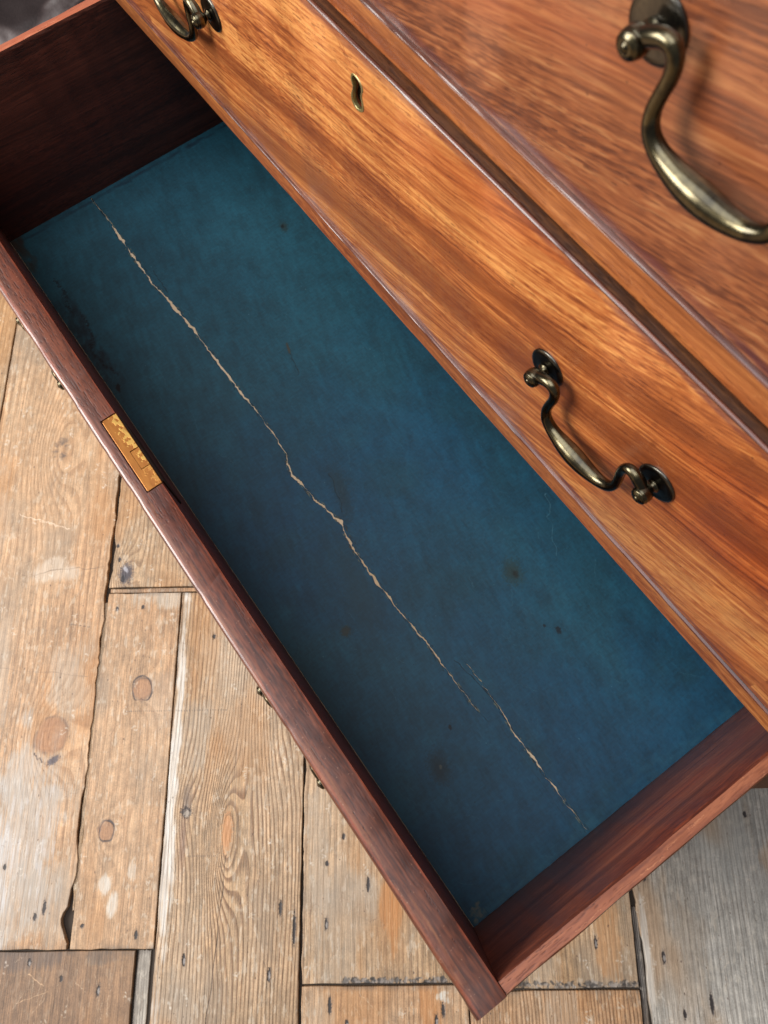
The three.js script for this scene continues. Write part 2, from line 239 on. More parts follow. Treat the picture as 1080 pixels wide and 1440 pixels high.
function floorboard(s0, s1, t0, t1, o, mat) {
  const z = o.z || 0, r = rng(o.seed * 3 + 5), jl = o.jl ?? 0.0006, jr = o.jr ?? 0.0006, g0 = (o.g0 ?? 0.0012) * 0.7, g1 = (o.g1 ?? 0.0012) * 0.7, e0 = (o.e0 ?? 0.001) * 0.4, e1 = (o.e1 ?? 0.001) * 0.4, S = o.seed * 5.3;
  const pts = [], n = Math.max(8, Math.min(160, Math.ceil((s1 - s0) / 0.006)));
  const jag = (s, a, k) => a * (fbm(s * 26 + S, k, 3) + 0.6 * noise(s * 140 + S, k + 7)) + (a > 0.001 ? 1.6 * a * sst(0.35, 0.7, noise(s * 22, k + S)) : 0);
  const chips = o.chips || [];
  for (let i = 0; i <= n; i++) { const s = mix(s0 + e0, s1 - e1, i / n); let t = t0 + g0 + Math.max(jag(s, jl, 1), -g0 + 0.0003); for (const c of chips) if (c[2] < 0) t += c[3] * Math.sqrt(Math.max(0, 1 - Math.pow((s - c[0]) / c[1], 2))); pts.push(new THREE.Vector2(s, t)); }
  for (let i = 1; i < 8; i++) pts.push(new THREE.Vector2(s1 - e1 + 0.0008 * noise(i * 1.7 + S, 3), mix(pts[n].y, t1 - g1, i / 8)));
  for (let i = 0; i <= n; i++) { const s = mix(s1 - e1, s0 + e0, i / n); let t = t1 - g1 - Math.max(jag(s, jr, 31), -g1 + 0.0003); for (const c of chips) if (c[2] > 0) t -= c[3] * Math.sqrt(Math.max(0, 1 - Math.pow((s - c[0]) / c[1], 2))); pts.push(new THREE.Vector2(s, t)); }
  for (let i = 1; i < 8; i++) pts.push(new THREE.Vector2(s0 + e0 + 0.0008 * noise(i * 1.7 + S, 9), mix(t1 - g1, pts[0].y, i / 8)));
  const g = new THREE.ExtrudeGeometry(new THREE.Shape(pts), { depth: 0.0086, bevelEnabled: true, bevelThickness: 0.0010, bevelSize: 0.0008, bevelOffset: -0.0008, bevelSegments: 2, curveSegments: 1 });
  g.translate(0, 0, -0.0096 + z);
  const p = g.attributes.position, uv = g.attributes.uv;
  for (let i = 0; i < p.count; i++) uv.setXY(i, p.getX(i) - s0, p.getY(i) - t0);
  const m = obj('floorboard', g, mat || std(boardTex(s0, s1, t0, t1, o), { roughness: 0.62, bumpScale: o.bump || 0.0009, clearcoat: 0.12, clearcoatRoughness: 0.5 }), floor);
  return m;
}
// seams (metres across the boards) read off the room: -0.770 | -0.577 | -0.385 | -0.283 | -0.110 | 0.085 | 0.282 | 0.48
floorboard(-0.62, 0.70, -0.775, -0.577, { seed: 2, pal: P_PALE, con: 0.3, z: -0.001, g1: 0.0018, nails: [[-0.15, -0.60], [-0.2, -0.66]] });
floorboard(-0.45, 0.5905, -0.577, -0.385, { seed: 3, pal: P_TAN, con: 0.34, ring: 0.009, g0: 0.0016, g1: 0.0042, jr: 0.0022, chips: [[0.562, 0.017, 1, 0.007]],
  knots: [[-0.061, -0.479, 0.085, 0.034, 6], [0.347, -0.438, 0.05, 0.035, 6, 0.023, 0.020]],
  grey: [[0.47, -0.46, 0.15, 0.05, 0.75, 0xb4afa8], [0.52, -0.52, 0.12, 0.05, 0.8, 0xbcb9b6], [0.54, -0.42, 0.06, 0.04, 0.6, 0xa59a8c], [0.28, -0.42, 0.08, 0.03, 0.55, 0xb0a597], [0.30, -0.53, 0.12, 0.04, 0.45, 0xb5aa9c], [0.06, -0.56, 0.1, 0.02, 0.4, 0xb9aa9a], [0.127, -0.462, 0.020, 0.040, 0.75, 0xccc2b4], [0.0, -0.45, 0.2, 0.1, 0.22, 0xcfa67c]],
  nails: [[-0.09, -0.42, 0.003], [0.26, -0.545, 0.003], [0.545, -0.42, 0.009, 0], [0.50, -0.475, 0.004], [0.555, -0.43, 0.005]],
  over: ({ blot, line }, r) => {
    for (let i = 0; i < 60; i++) { const a = r() * 6.28, q = 0.5 + r() * 0.6; blot(-0.061 + 0.016 * q * Math.cos(a), -0.479 + 0.010 * q * Math.sin(a), 0.002 + r() * 0.004, 0.001 + r() * 0.0025, a, srgb(r() < 0.6 ? 0x5c5048 : 0x8a6c52), 0.35, -0.1, 0.8); }
    for (let i = 0; i < 20; i++) blot(-0.045 + i * 0.003, -0.482 + 0.004 * noise(i * 0.5, 2), 0.004, 0.003, 0, srgb(0x6e5c4e), 0.22, 0, 0.9);
    for (let i = 0; i < 70; i++) blot(0.40 + r() * 0.19, -0.575 + r() * 0.16, 0.004 + r() * 0.016, 0.0008 + r() * 0.003, 0, srgb(0xc6c4c4), 0.35, 0.05, 0.7);
    for (let i = 0; i < 3; i++) line(0.04 + i * 0.006, -0.525 + i * 0.02, 0.052 + i * 0.006, -0.488 + i * 0.02, 0.0009, srgb(0xe2cbb0), 0.75, 0.05, 0.002);
    line(0.13, -0.505, 0.118, -0.39, 0.001, srgb(0x6b5644), 0.35, -0.2, 0.003);
    blot(0.376, -0.432, 0.006, 0.012, 0.6, srgb(0x4a4248), 0.85, -0.4, 0.6); line(0.378, -0.446, 0.368, -0.458, 0.0014, srgb(0x4a3c38), 0.8, -0.4, 0.002);
    for (let i = 0; i < 26; i++) line(0.42 + i * 0.006, -0.54 + (i % 9) * 0.010, 0.432 + i * 0.006, -0.539 + (i % 9) * 0.010, 0.0006, srgb(0xe6e0d6), 0.5, 0.05, 0.001);
    line(0.25, -0.60, 0.27, -0.4, 0.0006, srgb(0x5d4a3c), 0.3, -0.1, 0.002);
    for (let i = 0; i < 5; i++) blot(0.20 + i * 0.001, -0.43 + i * 0.006, 0.0008, 0.003, 0, srgb(0x54463c), 0.6, -0.2, 0.6);
  } });
floorboard(-0.45, 0.1505, -0.385, -0.110, { seed: 4, pal: P_PALE, con: 0.45, ring: 0.006, g0: 0.002, jl: 0.0018, e1: 0.0010,
  knots: [[0.129, -0.363, 0.03, 0.016, 4]], nails: [[0.09, -0.378, 0.003], [0.11, -0.374, 0.004]],
  over: ({ blot }) => { blot(0.130, -0.363, 0.020, 0.013, 0, srgb(0x37343e), 0.85, -0.15, 0.7); blot(0.124, -0.364, 0.007, 0.0035, 0.5, srgb(0xc4c4c8), 0.7, 0.2, 0.6); blot(0.138, -0.366, 0.007, 0.004, 0, srgb(0x1c1a20), 0.8, -0.4, 0.6); } });
floorboard(0.1515, 0.157, -0.383, -0.115, { seed: 5, pal: P_TAN, con: 0.6, ring: 0.002, g0: 0.001, g1: 0.001, e0: 0.0002, e1: 0.0004, z: -0.0015 });
floorboard(0.158, 0.5905, -0.385, -0.283, { seed: 6, pal: P_TAN, con: 0.22, ring: 0.011, g0: 0.0022, g1: 0.0014, jl: 0.0008, e0: 0.0012,
  knots: [[0.287, -0.326, 0.03, 0.022, 3, 0.015, 0.013], [0.46, -0.354, 0.03, 0.02, 3, 0.013, 0.010]], grey: [[0.165, -0.30, 0.02, 0.05, 0.7, 0xc4bdb0], [0.30, -0.30, 0.05, 0.03, 0.3, 0xb0a294], [0.52, -0.35, 0.012, 0.008, 0.8, 0xd0ccc2], [0.543, -0.337, 0.014, 0.007, 0.8, 0xd0ccc2], [0.505, -0.317, 0.013, 0.008, 0.7, 0xd0ccc2]],
  nails: [[0.575, -0.306, 0.006], [0.18, -0.37, 0.004, 1], [0.178, -0.335, 0.003], [0.565, -0.372, 0.003]],
  over: ({ blot, line }) => {
    for (const [s, t, rs, rt] of [[0.287, -0.326, 0.0155, 0.0135], [0.46, -0.354, 0.013, 0.0095]]) for (let i = 0; i < 90; i++) { const a = i / 90 * 6.283, k = 1 + 0.16 * noise(Math.cos(a) * 1.6 + s * 50, Math.sin(a) * 1.6), v = noise(Math.cos(a) * 2 + 7, Math.sin(a) * 2 + s * 40); blot(s + rs * k * Math.cos(a), t + rt * k * Math.sin(a), 0.0007 + 0.0006 * (1 + v), 0.0006 + 0.0004 * (1 + v), a, srgb(0x453a36), 0.55 + 0.3 * v, -0.25, 0.8); }
    for (let i = 0; i < 24; i++) blot(0.316, -0.345 + i * 0.0026, 0.0016, 0.0009, 0.5, srgb(0x4c4440), 0.5 * (0.4 + 0.6 * Math.abs(noise(i, 2))), -0.2, 0.6);
  } });
floorboard(0.158, 0.80, -0.283, -0.110, { seed: 7, pal: P_PALE, con: 0.62, ring: 0.0052, g0: 0.0014, g1: 0.0022, bump: 0.0012, e0: 0.0012,
  knots: [[0.463, -0.2075, 0.095, 0.024, 7], [0.47, -0.2065, 0.045, 0.011, 3], [0.44, -0.256, 0.05, 0.018, 3], [0.30, -0.15, 0.12, 0.04, 5]],
  grey: [[0.40, -0.276, 0.30, 0.009, 0.95, 0xd8d4cc], [0.26, -0.2, 0.2, 0.06, 0.30, 0xb6aa9a], [0.34, -0.25, 0.05, 0.03, 0.35, 0xa49a8c], [0.62, -0.24, 0.1, 0.03, 0.3, 0xb2a594]],
  nails: [[0.602, -0.247, 0.008, 1], [0.618, -0.146, 0.008, 1], [0.548, -0.135, 0.010], [0.22, -0.235, 0.004], [0.57, -0.118, 0.02]],
  over: ({ blot, line }) => {
    blot(0.425, -0.256, 0.03, 0.010, 0, srgb(0x5a4c44), 0.6, 0, 0.95); blot(0.475, -0.258, 0.05, 0.006, 0.03, srgb(0x6a4c3e), 0.5, 0, 0.9);
    blot(0.44, -0.256, 0.0075, 0.0085, 0, srgb(0x3a302c), 0.9, -0.45, 0.4); blot(0.441, -0.255, 0.005, 0.0055, 0, srgb(0xa89c8c), 0.85, 0.45, 0.4);
    blot(0.463, -0.204, 0.030, 0.0085, 0.0, srgb(0xc58a58), 0.75, 0, 0.5);
    line(0.25, -0.190, 0.40, -0.199, 0.0007, srgb(0x5a4434), 0.6, -0.3, 0.001); line(0.49, -0.203, 0.72, -0.220, 0.0008, srgb(0x4a3a2e), 0.7, -0.4, 0.0012);
    for (let i = 0; i < 20; i++) blot(0.316 + 0.0004 * noise(i, 3), -0.278 + i * 0.0034, 0.0016, 0.0010, 0.5, srgb(0x4c4440), 0.55 * (0.4 + 0.6 * Math.abs(noise(i, 8))), -0.2, 0.6);
    for (let i = 0; i < 14; i++) blot(0.49, -0.25 + i * 0.0026, 0.001, 0.0008, 0.4, srgb(0x4c4440), 0.5, -0.2, 0.6);
  } });
floorboard(0.5915, 0.80, -0.577, -0.305, { seed: 8, pal: P_BROWN, con: 0.18, rub: 0.14, ring: 0.01, g1: 0.0014, z: -0.0006,
  grey: [[0.597, -0.44, 0.015, 0.05, 0.6, 0x5a4e48], [0.597, -0.51, 0.03, 0.04, 0.6, 0x5f544c], [0.598, -0.34, 0.01, 0.03, 0.4, 0x5a5048]],
  nails: [[0.632, -0.345, 0.007, 1], [0.62, -0.39, 0.004], [0.655, -0.478, 0.007], [0.603, -0.43, 0.005, 1]],
  over: ({ line }) => { line(0.615, -0.43, 0.628, -0.41, 0.0008, srgb(0xd8b48c), 0.7, 0, 0.001); line(0.645, -0.44, 0.634, -0.405, 0.0006, srgb(0xd8b48c), 0.5, 0, 0.001); } });
floorboard(0.17, 0.55, -0.3888, -0.3822, { seed: 16, pal: [0x8e7050, 0x5c4630, 0xb0946c], con: 0.8, ring: 0.0016, z: -0.0016, g0: 0.0004, g1: 0.0006, jl: 0.0012, jr: 0.0008 });
floorboard(0.5915, 0.80, -0.304, -0.287, { seed: 9, pal: P_GREY, con: 0.35, ring: 0.003, z: -0.005, g0: 0.001, g1: 0.001 });
floorboard(-0.45, 0.628, -0.110, 0.085, { seed: 10, pal: P_PALE, con: 0.36, ring: 0.0075, g0: 0.002, e1: 0.0004, jl: 0.0012,
  grey: [[0.45, -0.03, 0.1, 0.02, 0.5, 0xb9ad9c], [0.56, -0.06, 0.08, 0.03, 0.35, 0xb4a898], [0.50, -0.09, 0.1, 0.016, 0.5, 0xaea08e], [0.55, 0.0, 0.05, 0.014, 0.8, 0xb9793f]],
  nails: [[0.523, -0.030, 0.010], [0.566, -0.080, 0.008, 1], [0.47, -0.06, 0.004], [0.50, -0.08, 0.003], [0.46, -0.045, 0.003]],
  over: ({ blot }, r) => { for (let i = 0; i < 130; i++) blot(0.624 + r() * 0.006 - 0.002, -0.06 + r() * 0.12, 0.001 + r() * 0.003, 0.001 + r() * 0.003, r() * 3, srgb([0x38332f, 0x6a625a, 0x8a8078][i % 3]), 0.7, -0.3, 0.5); } });
floorboard(0.630, 0.85, -0.110, 0.085, { seed: 11, pal: P_TAN, con: 0.34, ring: 0.007, g0: 0.0035, e0: 0.0004,
  grey: [[0.66, -0.08, 0.03, 0.02, 0.4, 0xb8a894], [0.65, 0.04, 0.06, 0.012, 0.7, 0xbb7c44], [0.642, 0.055, 0.006, 0.008, 0.9, 0xd4d4cc]],
  nails: [[0.650, -0.075, 0.011], [0.668, -0.055, 0.006, 1], [0.655, 0.055, 0.008], [0.665, 0.047, 0.007, 1]] });
floorboard(-0.45, 0.634, 0.085, 0.282, { seed: 12, pal: P_PALE, con: 0.32, ring: 0.006, e1: 0.0008, g1: 0.0026, grey: [[0.56, 0.17, 0.1, 0.03, 0.4, 0xb4aa9c], [0.58, 0.25, 0.06, 0.018, 0.7, 0xc08a58], [0.62, 0.10, 0.03, 0.02, 0.5, 0xc08a58]], nails: [[0.588, 0.235, 0.008, 1]],
  over: ({ blot }, r) => { for (let i = 0; i < 140; i++) blot(0.631 + r() * 0.006 - 0.003, 0.09 + r() * 0.19, 0.001 + r() * 0.003, 0.001 + r() * 0.004, r() * 3, srgb([0x38332f, 0x6a625a, 0x9a9086][i % 3]), 0.7, -0.3, 0.5); } });
floorboard(0.636, 0.90, 0.085, 0.282, { seed: 13, pal: P_TAN, con: 0.6, ring: 0.0042, e0: 0.0008, g1: 0.003, grey: [[0.66, 0.19, 0.05, 0.02, 0.5, 0xb3a696]] });
floorboard(0.55, 0.90, 0.2815, 0.289, { seed: 14, pal: [0x5c5650, 0x3c3834, 0x8a847c], con: 0.7, ring: 0.002, z: -0.004, g0: 0.0006, g1: 0.0006, jl: 0.0008, jr: 0.0008 });
floorboard(-0.45, 0.90, 0.289, 0.500, { seed: 15, pal: P_GREY, con: 0.34, ring: 0.0058, g0: 0.001, jl: 0.0022, chips: [[0.50, 0.085, -1, -0.005]],
  grey: [[0.62, 0.33, 0.13, 0.04, 0.35, 0xa98f74], [0.46, 0.40, 0.1, 0.04, 0.35, 0xb2b2aa], [0.5, 0.455, 0.03, 0.02, 0.5, 0xb78a60], [0.60, 0.293, 0.07, 0.006, 0.9, 0xcfcac0]], nails: [[0.603, 0.312, 0.008, 1], [0.65, 0.36, 0.012], [0.66, 0.328, 0.006], [0.52, 0.30, 0.003], [0.45, 0.43, 0.004]] });
// the rest of the room's boards, out of the frame and under the chest
const spare = std(boardTex(0, 1.2, 0, 0.2, { seed: 20, pal: P_PALE, con: 0.4, px: 0.0024 }), { roughness: 0.62, bumpScale: 0.0008 });
{
  const seams = [-2.4, -2.2, -2.0, -1.8, -1.59, -1.39, -1.18, -0.98, -0.775, -0.577, -0.385, -0.11, 0.085, 0.282, 0.5, 0.7, 0.9, 1.1, 1.3, 1.5, 1.7, 1.9, 2.1];
  for (let i = 0; i + 1 < seams.length; i++) {
    const a = seams[i], b = seams[i + 1], mine = a > -0.78 && b < 0.51;
    const runs = mine ? [[-2.2, a < -0.7 ? -0.62 : -0.45], [a < -0.7 ? 0.70 : a < -0.2 ? 0.8 : a < 0 ? 0.85 : 0.9, 2.6]] : [[-2.2, 0.1 + 0.1 * (i % 3)], [0.1 + 0.1 * (i % 3), 2.6]];
    for (const [s0, s1] of runs) floorboard(s0, s1, a, b, { seed: 30 + i, z: -0.0004 * (i % 3) }, spare);
  }
}
{ const m = obj('subfloor', new THREE.BoxGeometry(4.8, 4.5, 0.03), new THREE.MeshStandardMaterial({ color: new THREE.Color().setRGB(0.055, 0.042, 0.032), roughness: 1 }), floor); m.position.set(0.2, -0.15, -0.0222); }

// ---------------------------------------------------------------- chest of drawers
const chest = new THREE.Group(); chest.name = 'chest_of_drawers'; chest.position.set(0, FY, 0);
chest.userData = { label: 'antique mahogany chest of drawers with brass swan neck handles and one drawer pulled open', category: 'chest of drawers' };
scene.add(chest);
const cpart = (name, g, m, parent = chest) => { const o = obj(name, g, m, parent); if (parent === chest) o.position.y = -FY; return o; };
const G = (parent, name, x, y, z) => { const g = new THREE.Group(); g.name = name; g.position.set(x, y - (parent === chest ? FY : 0), z); parent.add(g); return g; };
const wear = (S, a) => (p, k) => [a * fbm(p * 30 + S + k * 0.3, k * 0.2, 3), a * fbm(p * 26 + S + 40 + k * 0.3, k * 0.2, 3)];

// carcass
for (const s of [-1, 1]) cpart('side_panel', finish(box(s > 0 ? 0.5025 : -0.5225, s > 0 ? 0.5225 : -0.5025, -0.30, 0.53, -0.5, 0.001, 0.0012), 'y'), M.side);
cpart('back_panel', finish(box(-0.5025, 0.5025, -0.30, 0.53, -0.5, -0.488), 'x'), M.side);
cpart('top_board', finish(box(-0.54, 0.54, 0.53, 0.55, -0.505, 0.02, 0.004), 'x'), M.rail);
const railProfile = (y0, y1, z1) => [[y0, -0.06], [y0, z1 - 0.0012], [y0 + 0.0012, z1], [y1 - 0.0012, z1], [y1, z1 - 0.0012], [y1, -0.06]].map((q) => [q[0], q[1]]);
const rail = (y0, y1, z1, ov, S) => { const o = railProfile(y0, y1, z1).reverse(); return cpart('drawer_rail', finish(prism(o, 'x', -0.5025, 0.5025, 60, wear(S, 0.0004)), 'x', 0.5, ov), M.rail); };
rail(0.0018, 0.0385, -0.001, 0.005, 3);
rail(0.2592, 0.2818, -0.001, -0.245, 8);
rail(0.497, 0.53, -0.001, 0.0, 12);
rail(-0.30, -0.262, -0.003, 0.3, 14);
for (const y of [0.012, 0.272]) cpart('dust_board', finish(box(-0.5025, 0.5025, y, y + 0.012, -0.488, -0.06), 'x'), M.side);
cpart('plinth', finish(box(-0.532, 0.532, -0.34, -0.30, -0.5, 0.008, 0.004), 'x'), M.rail);
for (const [sx, z] of [[-1, -0.06], [1, -0.06], [-1, -0.44], [1, -0.44]]) {
  const o = [[-0.07, 0], [0.07, 0], [0.07, -0.02], [0.045, -0.045], [0.04, -0.0995], [-0.04, -0.0995], [-0.045, -0.045], [-0.07, -0.02]].reverse();
  const f = cpart('bracket_foot', finish(prism(o, 'z', z - 0.05, z + 0.05), 'x'), M.rail); f.position.x = sx * 0.455; f.position.y = -FY - 0.34;
}

// brass swan neck handle; its origin is on the drawer face midway between the two roses
function ring2D(r, z) { return new THREE.Vector2(r, z); }
const latheZ = (pts, seg = 40) => { const g = new THREE.LatheGeometry(pts.map((p) => new THREE.Vector2(p[0], p[1])), seg); g.rotateX(Math.PI / 2); return g; };
const roseG = latheZ([[0.0001, 0.0030], [0.0035, 0.0030], [0.0042, 0.0023], [0.0102, 0.0019], [0.0108, 0.0022], [0.0113, 0.0018], [0.0124, 0.0020], [0.0131, 0.0015], [0.0138, 0.0014], [0.0142, 0.0008], [0.0142, 0.0]].reverse());
const knobG = latheZ([[0.0034, 0.0018], [0.0034, 0.0030], [0.0046, 0.0036], [0.0047, 0.0046], [0.0034, 0.0054], [0.0031, 0.0075], [0.0040, 0.0086], [0.0054, 0.0098], [0.0062, 0.0118], [0.0063, 0.0140], [0.0061, 0.0160], [0.0059, 0.0170], [0.0055, 0.0172], [0.0057, 0.0176], [0.0054, 0.0186], [0.0049, 0.0191], [0.0046, 0.0190], [0.0043, 0.0195], [0.0033, 0.0202], [0.0026, 0.0203], [0.0022, 0.0200], [0.0019, 0.0206], [0.0012, 0.0213], [0.0001, 0.0215]]); knobG.scale(1, 1, 0.86);
function bailGeo() {
  const half = [[0.0490, 0.0022, 0.0040], [0.0440, 0.0058, 0.0041], [0.0395, 0.0078, 0.0038], [0.0352, 0.0074, 0.0036], [0.0325, 0.0036, 0.0034], [0.0318, -0.0030, 0.0033], [0.0328, -0.0105, 0.0032], [0.0332, -0.0185, 0.0034], [0.0308, -0.0255, 0.0038], [0.0248, -0.0300, 0.0043], [0.0165, -0.0325, 0.0052], [0.0080, -0.0335, 0.0062]];
  const all = [...half.map((p) => [-p[0], p[1], p[2]]), [0, -0.0337, 0.0066], ...half.slice().reverse()];
  const cv = new THREE.CatmullRomCurve3(all.map((p) => new THREE.Vector3(p[0], p[1], 0.0108 + 0.0025 * clamp(-p[1] / 0.034))), false, 'centripetal'), rv = new THREE.CatmullRomCurve3(all.map((p, i) => new THREE.Vector3(p[2], i, 0)), false, 'centripetal');
  const n = 132, m = 18, pos = [], uv = [], idx = [];
  for (let i = 0; i <= n; i++) {
    const t = i / n, c = cv.getPoint(t), T = cv.getTangent(t), B = new THREE.Vector3(0, 0, 1), N = new THREE.Vector3().crossVectors(B, T).normalize(), r = rv.getPoint(t).x; B.crossVectors(T, N);
    for (let k = 0; k <= m; k++) { const a = k / m * Math.PI * 2; pos.push(c.x + r * (Math.cos(a) * N.x + Math.sin(a) * B.x), c.y + r * (Math.cos(a) * N.y + Math.sin(a) * B.y), c.z + r * (Math.cos(a) * N.z + Math.sin(a) * B.z)); uv.push(t * 0.16, k / m * 0.02); }
  }
  for (let i = 0; i < n; i++) for (let k = 0; k < m; k++) { const a = i * (m + 1) + k, b = a + m + 1; idx.push(a, a + 1, b, b, a + 1, b + 1); }
  const g = new THREE.BufferGeometry(); g.setAttribute('position', new THREE.Float32BufferAttribute(pos, 3)); g.setAttribute('uv', new THREE.Float32BufferAttribute(uv, 2)); g.setIndex(idx); g.computeVertexNormals(); return g;
}
for (const g of [roseG, knobG]) { const u = g.attributes.uv; for (let i = 0; i < u.count; i++) u.setXY(i, u.getX(i) * 0.06, u.getY(i) * 0.03); }
const bailG = bailGeo();
function handle(parent, x, y, z, tilt = 0) {
  const h = G(parent, 'drawer_handle', x, y, z);
  for (const s of [-1, 1]) { const r = obj('backplate', roseG, M.rose, h), k = obj('knob', knobG, M.brass, h); r.position.x = k.position.x = s * 0.0507; k.rotation.z = s * 0.7; r.rotation.z = s; }
  const b = obj('bail', bailG, M.brass, h); b.rotation.x = tilt; return h;
}

// a drawer front: flat face with a rounded, quirked edge all along
function frontOutline(y0, y1, z0, z1) {
  const bead = [[0.0, -0.0040], [0.0, -0.0012]];                 // cockbead: a half round strip proud of the face
  for (let i = 0; i <= 8; i++) { const a = Math.PI * i / 8; bead.push([0.0013 - 0.0013 * Math.cos(a), 0.0002 + 0.0018 * Math.sin(a)]); }
  bead.push([0.0028, -0.0007], [0.0032, -0.0003], [0.0038, 0.0]);
  const lo = bead.map(([d, q]) => [y0 + d, z1 + q]), hi = bead.slice(2).map(([d, q]) => [y1 - d, z1 + q]).reverse();
  return [[y0 + 0.004, z0], [y0 + 0.004, z1 - 0.0045], ...lo, ...hi, [y1 - 0.0007, z1 - 0.0009], [y1 - 0.0042, z1 - 0.0022], [y1 - 0.0042, z0]].reverse();
}
const orient = (o) => { let a = 0; for (let i = 0; i < o.length; i++) { const p = o[i], q = o[(i + 1) % o.length]; a += p[0] * q[1] - q[0] * p[1]; } return a > 0 ? o : o.slice().reverse(); };
function drawerFront(x0, x1, y0, y1, z0, z1, S, ov, ou) { return finish(prism(orient(frontOutline(y0, y1, z0, z1)), 'x', x0, x1, 110, wear(S, 0.0002)), 'x', ou, ov, 0.5); }
const ev = new Evaluator(); ev.useGroups = false;
function cut(g, tool) {
  const dummy = new THREE.MeshBasicMaterial(), A = new Brush(g, dummy), B = new Brush(tool, dummy); A.updateMatrixWorld(); B.updateMatrixWorld();
  const r = ev.evaluate(A, B, SUBTRACTION).geometry; r.clearGroups(); return r;
}
const Z2 = 0.0045, Z1 = 0.0008;
// the second drawer with its keyhole
const keyOut = [[-0.0027, 0.2351], [0.0017, 0.2358], [0.0058, 0.2343], [0.0084, 0.2308], [0.0066, 0.2242], [0.0080, 0.2170], [0.007, 0.2125], [0.0034, 0.2099], [-0.001, 0.2094], [-0.0045, 0.2120], [-0.0056, 0.2168], [-0.0030, 0.2248], [-0.0044, 0.2302]];
const keyIn = [[-0.0010, 0.2332], [0.0022, 0.2338], [0.0049, 0.2315], [0.0054, 0.2277], [0.0045, 0.2239], [0.0046, 0.2193], [0.0050, 0.2155], [0.003, 0.2126], [-0.0003, 0.2126], [-0.0026, 0.2154], [-0.0022, 0.2209], [-0.0018, 0.2263], [-0.0022, 0.2302]];
const closed = (P, n) => new THREE.CatmullRomCurve3(P.map((p) => new THREE.Vector3(p[0] - 0.002, p[1] - 0.0025, 0)), true).getPoints(n).slice(0, -1).map((p) => new THREE.Vector2(p.x, p.y));
keyIn.forEach((p, i) => { p[0] = mix(p[0], keyOut[i][0], 0.5); p[1] = mix(p[1], keyOut[i][1], 0.5); });
const keyMid = keyOut.map((p, i) => [p[0] * 0.9 + keyIn[i][0] * 0.1, p[1] * 0.9 + keyIn[i][1] * 0.1]);
{
  const d = G(chest, 'drawer', 0, 0, 0); d.userData.label = 'closed second drawer with an orange brown face and a keyhole';
  const y0 = 0.0405, y1 = 0.2578, hole = new THREE.ExtrudeGeometry(new THREE.Shape(closed(keyMid, 52)), { depth: 0.05, bevelEnabled: false }); hole.translate(0, 0, -0.03);
  const whole = cut(drawerFront(-0.5, 0.5, y0, y1, -0.019, Z2, 2, -0.034, 0.36), hole);
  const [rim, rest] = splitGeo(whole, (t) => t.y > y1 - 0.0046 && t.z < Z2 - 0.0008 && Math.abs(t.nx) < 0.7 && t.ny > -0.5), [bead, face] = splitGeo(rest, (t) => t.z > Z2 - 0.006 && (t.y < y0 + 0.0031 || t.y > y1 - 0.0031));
  obj('drawer_front', face, M.d2, d); obj('top_edge', rim, M.darkEdge, d); obj('cockbead', bead, M.bead, d);
  const sh = new THREE.Shape(closed(keyOut, 52)); sh.holes.push(new THREE.Path(closed(keyIn, 52).reverse()));
  const es = new THREE.ExtrudeGeometry(sh, { depth: 0.0022, bevelEnabled: true, bevelThickness: 0.0003, bevelSize: 0.0002, bevelSegments: 1 }); es.translate(0, 0, Z2 - 0.0020);
  obj('escutcheon', es, brassMat([0xb3a468, 0xd0c288, 0xe4daa8], 5, 0.42), d);
  obj('dark_lock_case', finish(box(-0.014, 0.016, 0.205, 0.239, -0.030, Z2 - 0.0050), 'x'), M.dark, d);  // near-black block added close behind the keyhole, painting in its shade
  for (const s of [-1, 1]) obj('drawer_side', finish(box(s > 0 ? 0.484 : -0.496, s > 0 ? 0.496 : -0.484, 0.05, 0.252, -0.45, -0.02), 'z'), M.side, d);
  handle(chest, 0.2535, 0.1528, Z2); handle(chest, -0.2565, 0.1515, Z2);
}
// the drawer above it
{
  const d = G(chest, 'drawer', 0, 0, 0); d.userData.label = 'closed upper drawer with a pinker sheen';
  const [bead, face] = splitGeo(drawerFront(-0.5, 0.5, 0.2850, 0.4945, -0.019, Z1, 6, -0.275, 0.15), (t) => t.z > Z1 - 0.006 && (t.y < 0.2881 || t.y > 0.4914));
  obj('drawer_front', face, M.d1, d); obj('cockbead', bead, M.bead, d);
  for (const s of [-1, 1]) obj('drawer_side', finish(box(s > 0 ? 0.484 : -0.496, s > 0 ? 0.496 : -0.484, 0.30, 0.488, -0.45, -0.02), 'z'), M.side, d);
  handle(chest, 0.2512, 0.3896, Z1); handle(chest, -0.2532, 0.3885, Z1);
}
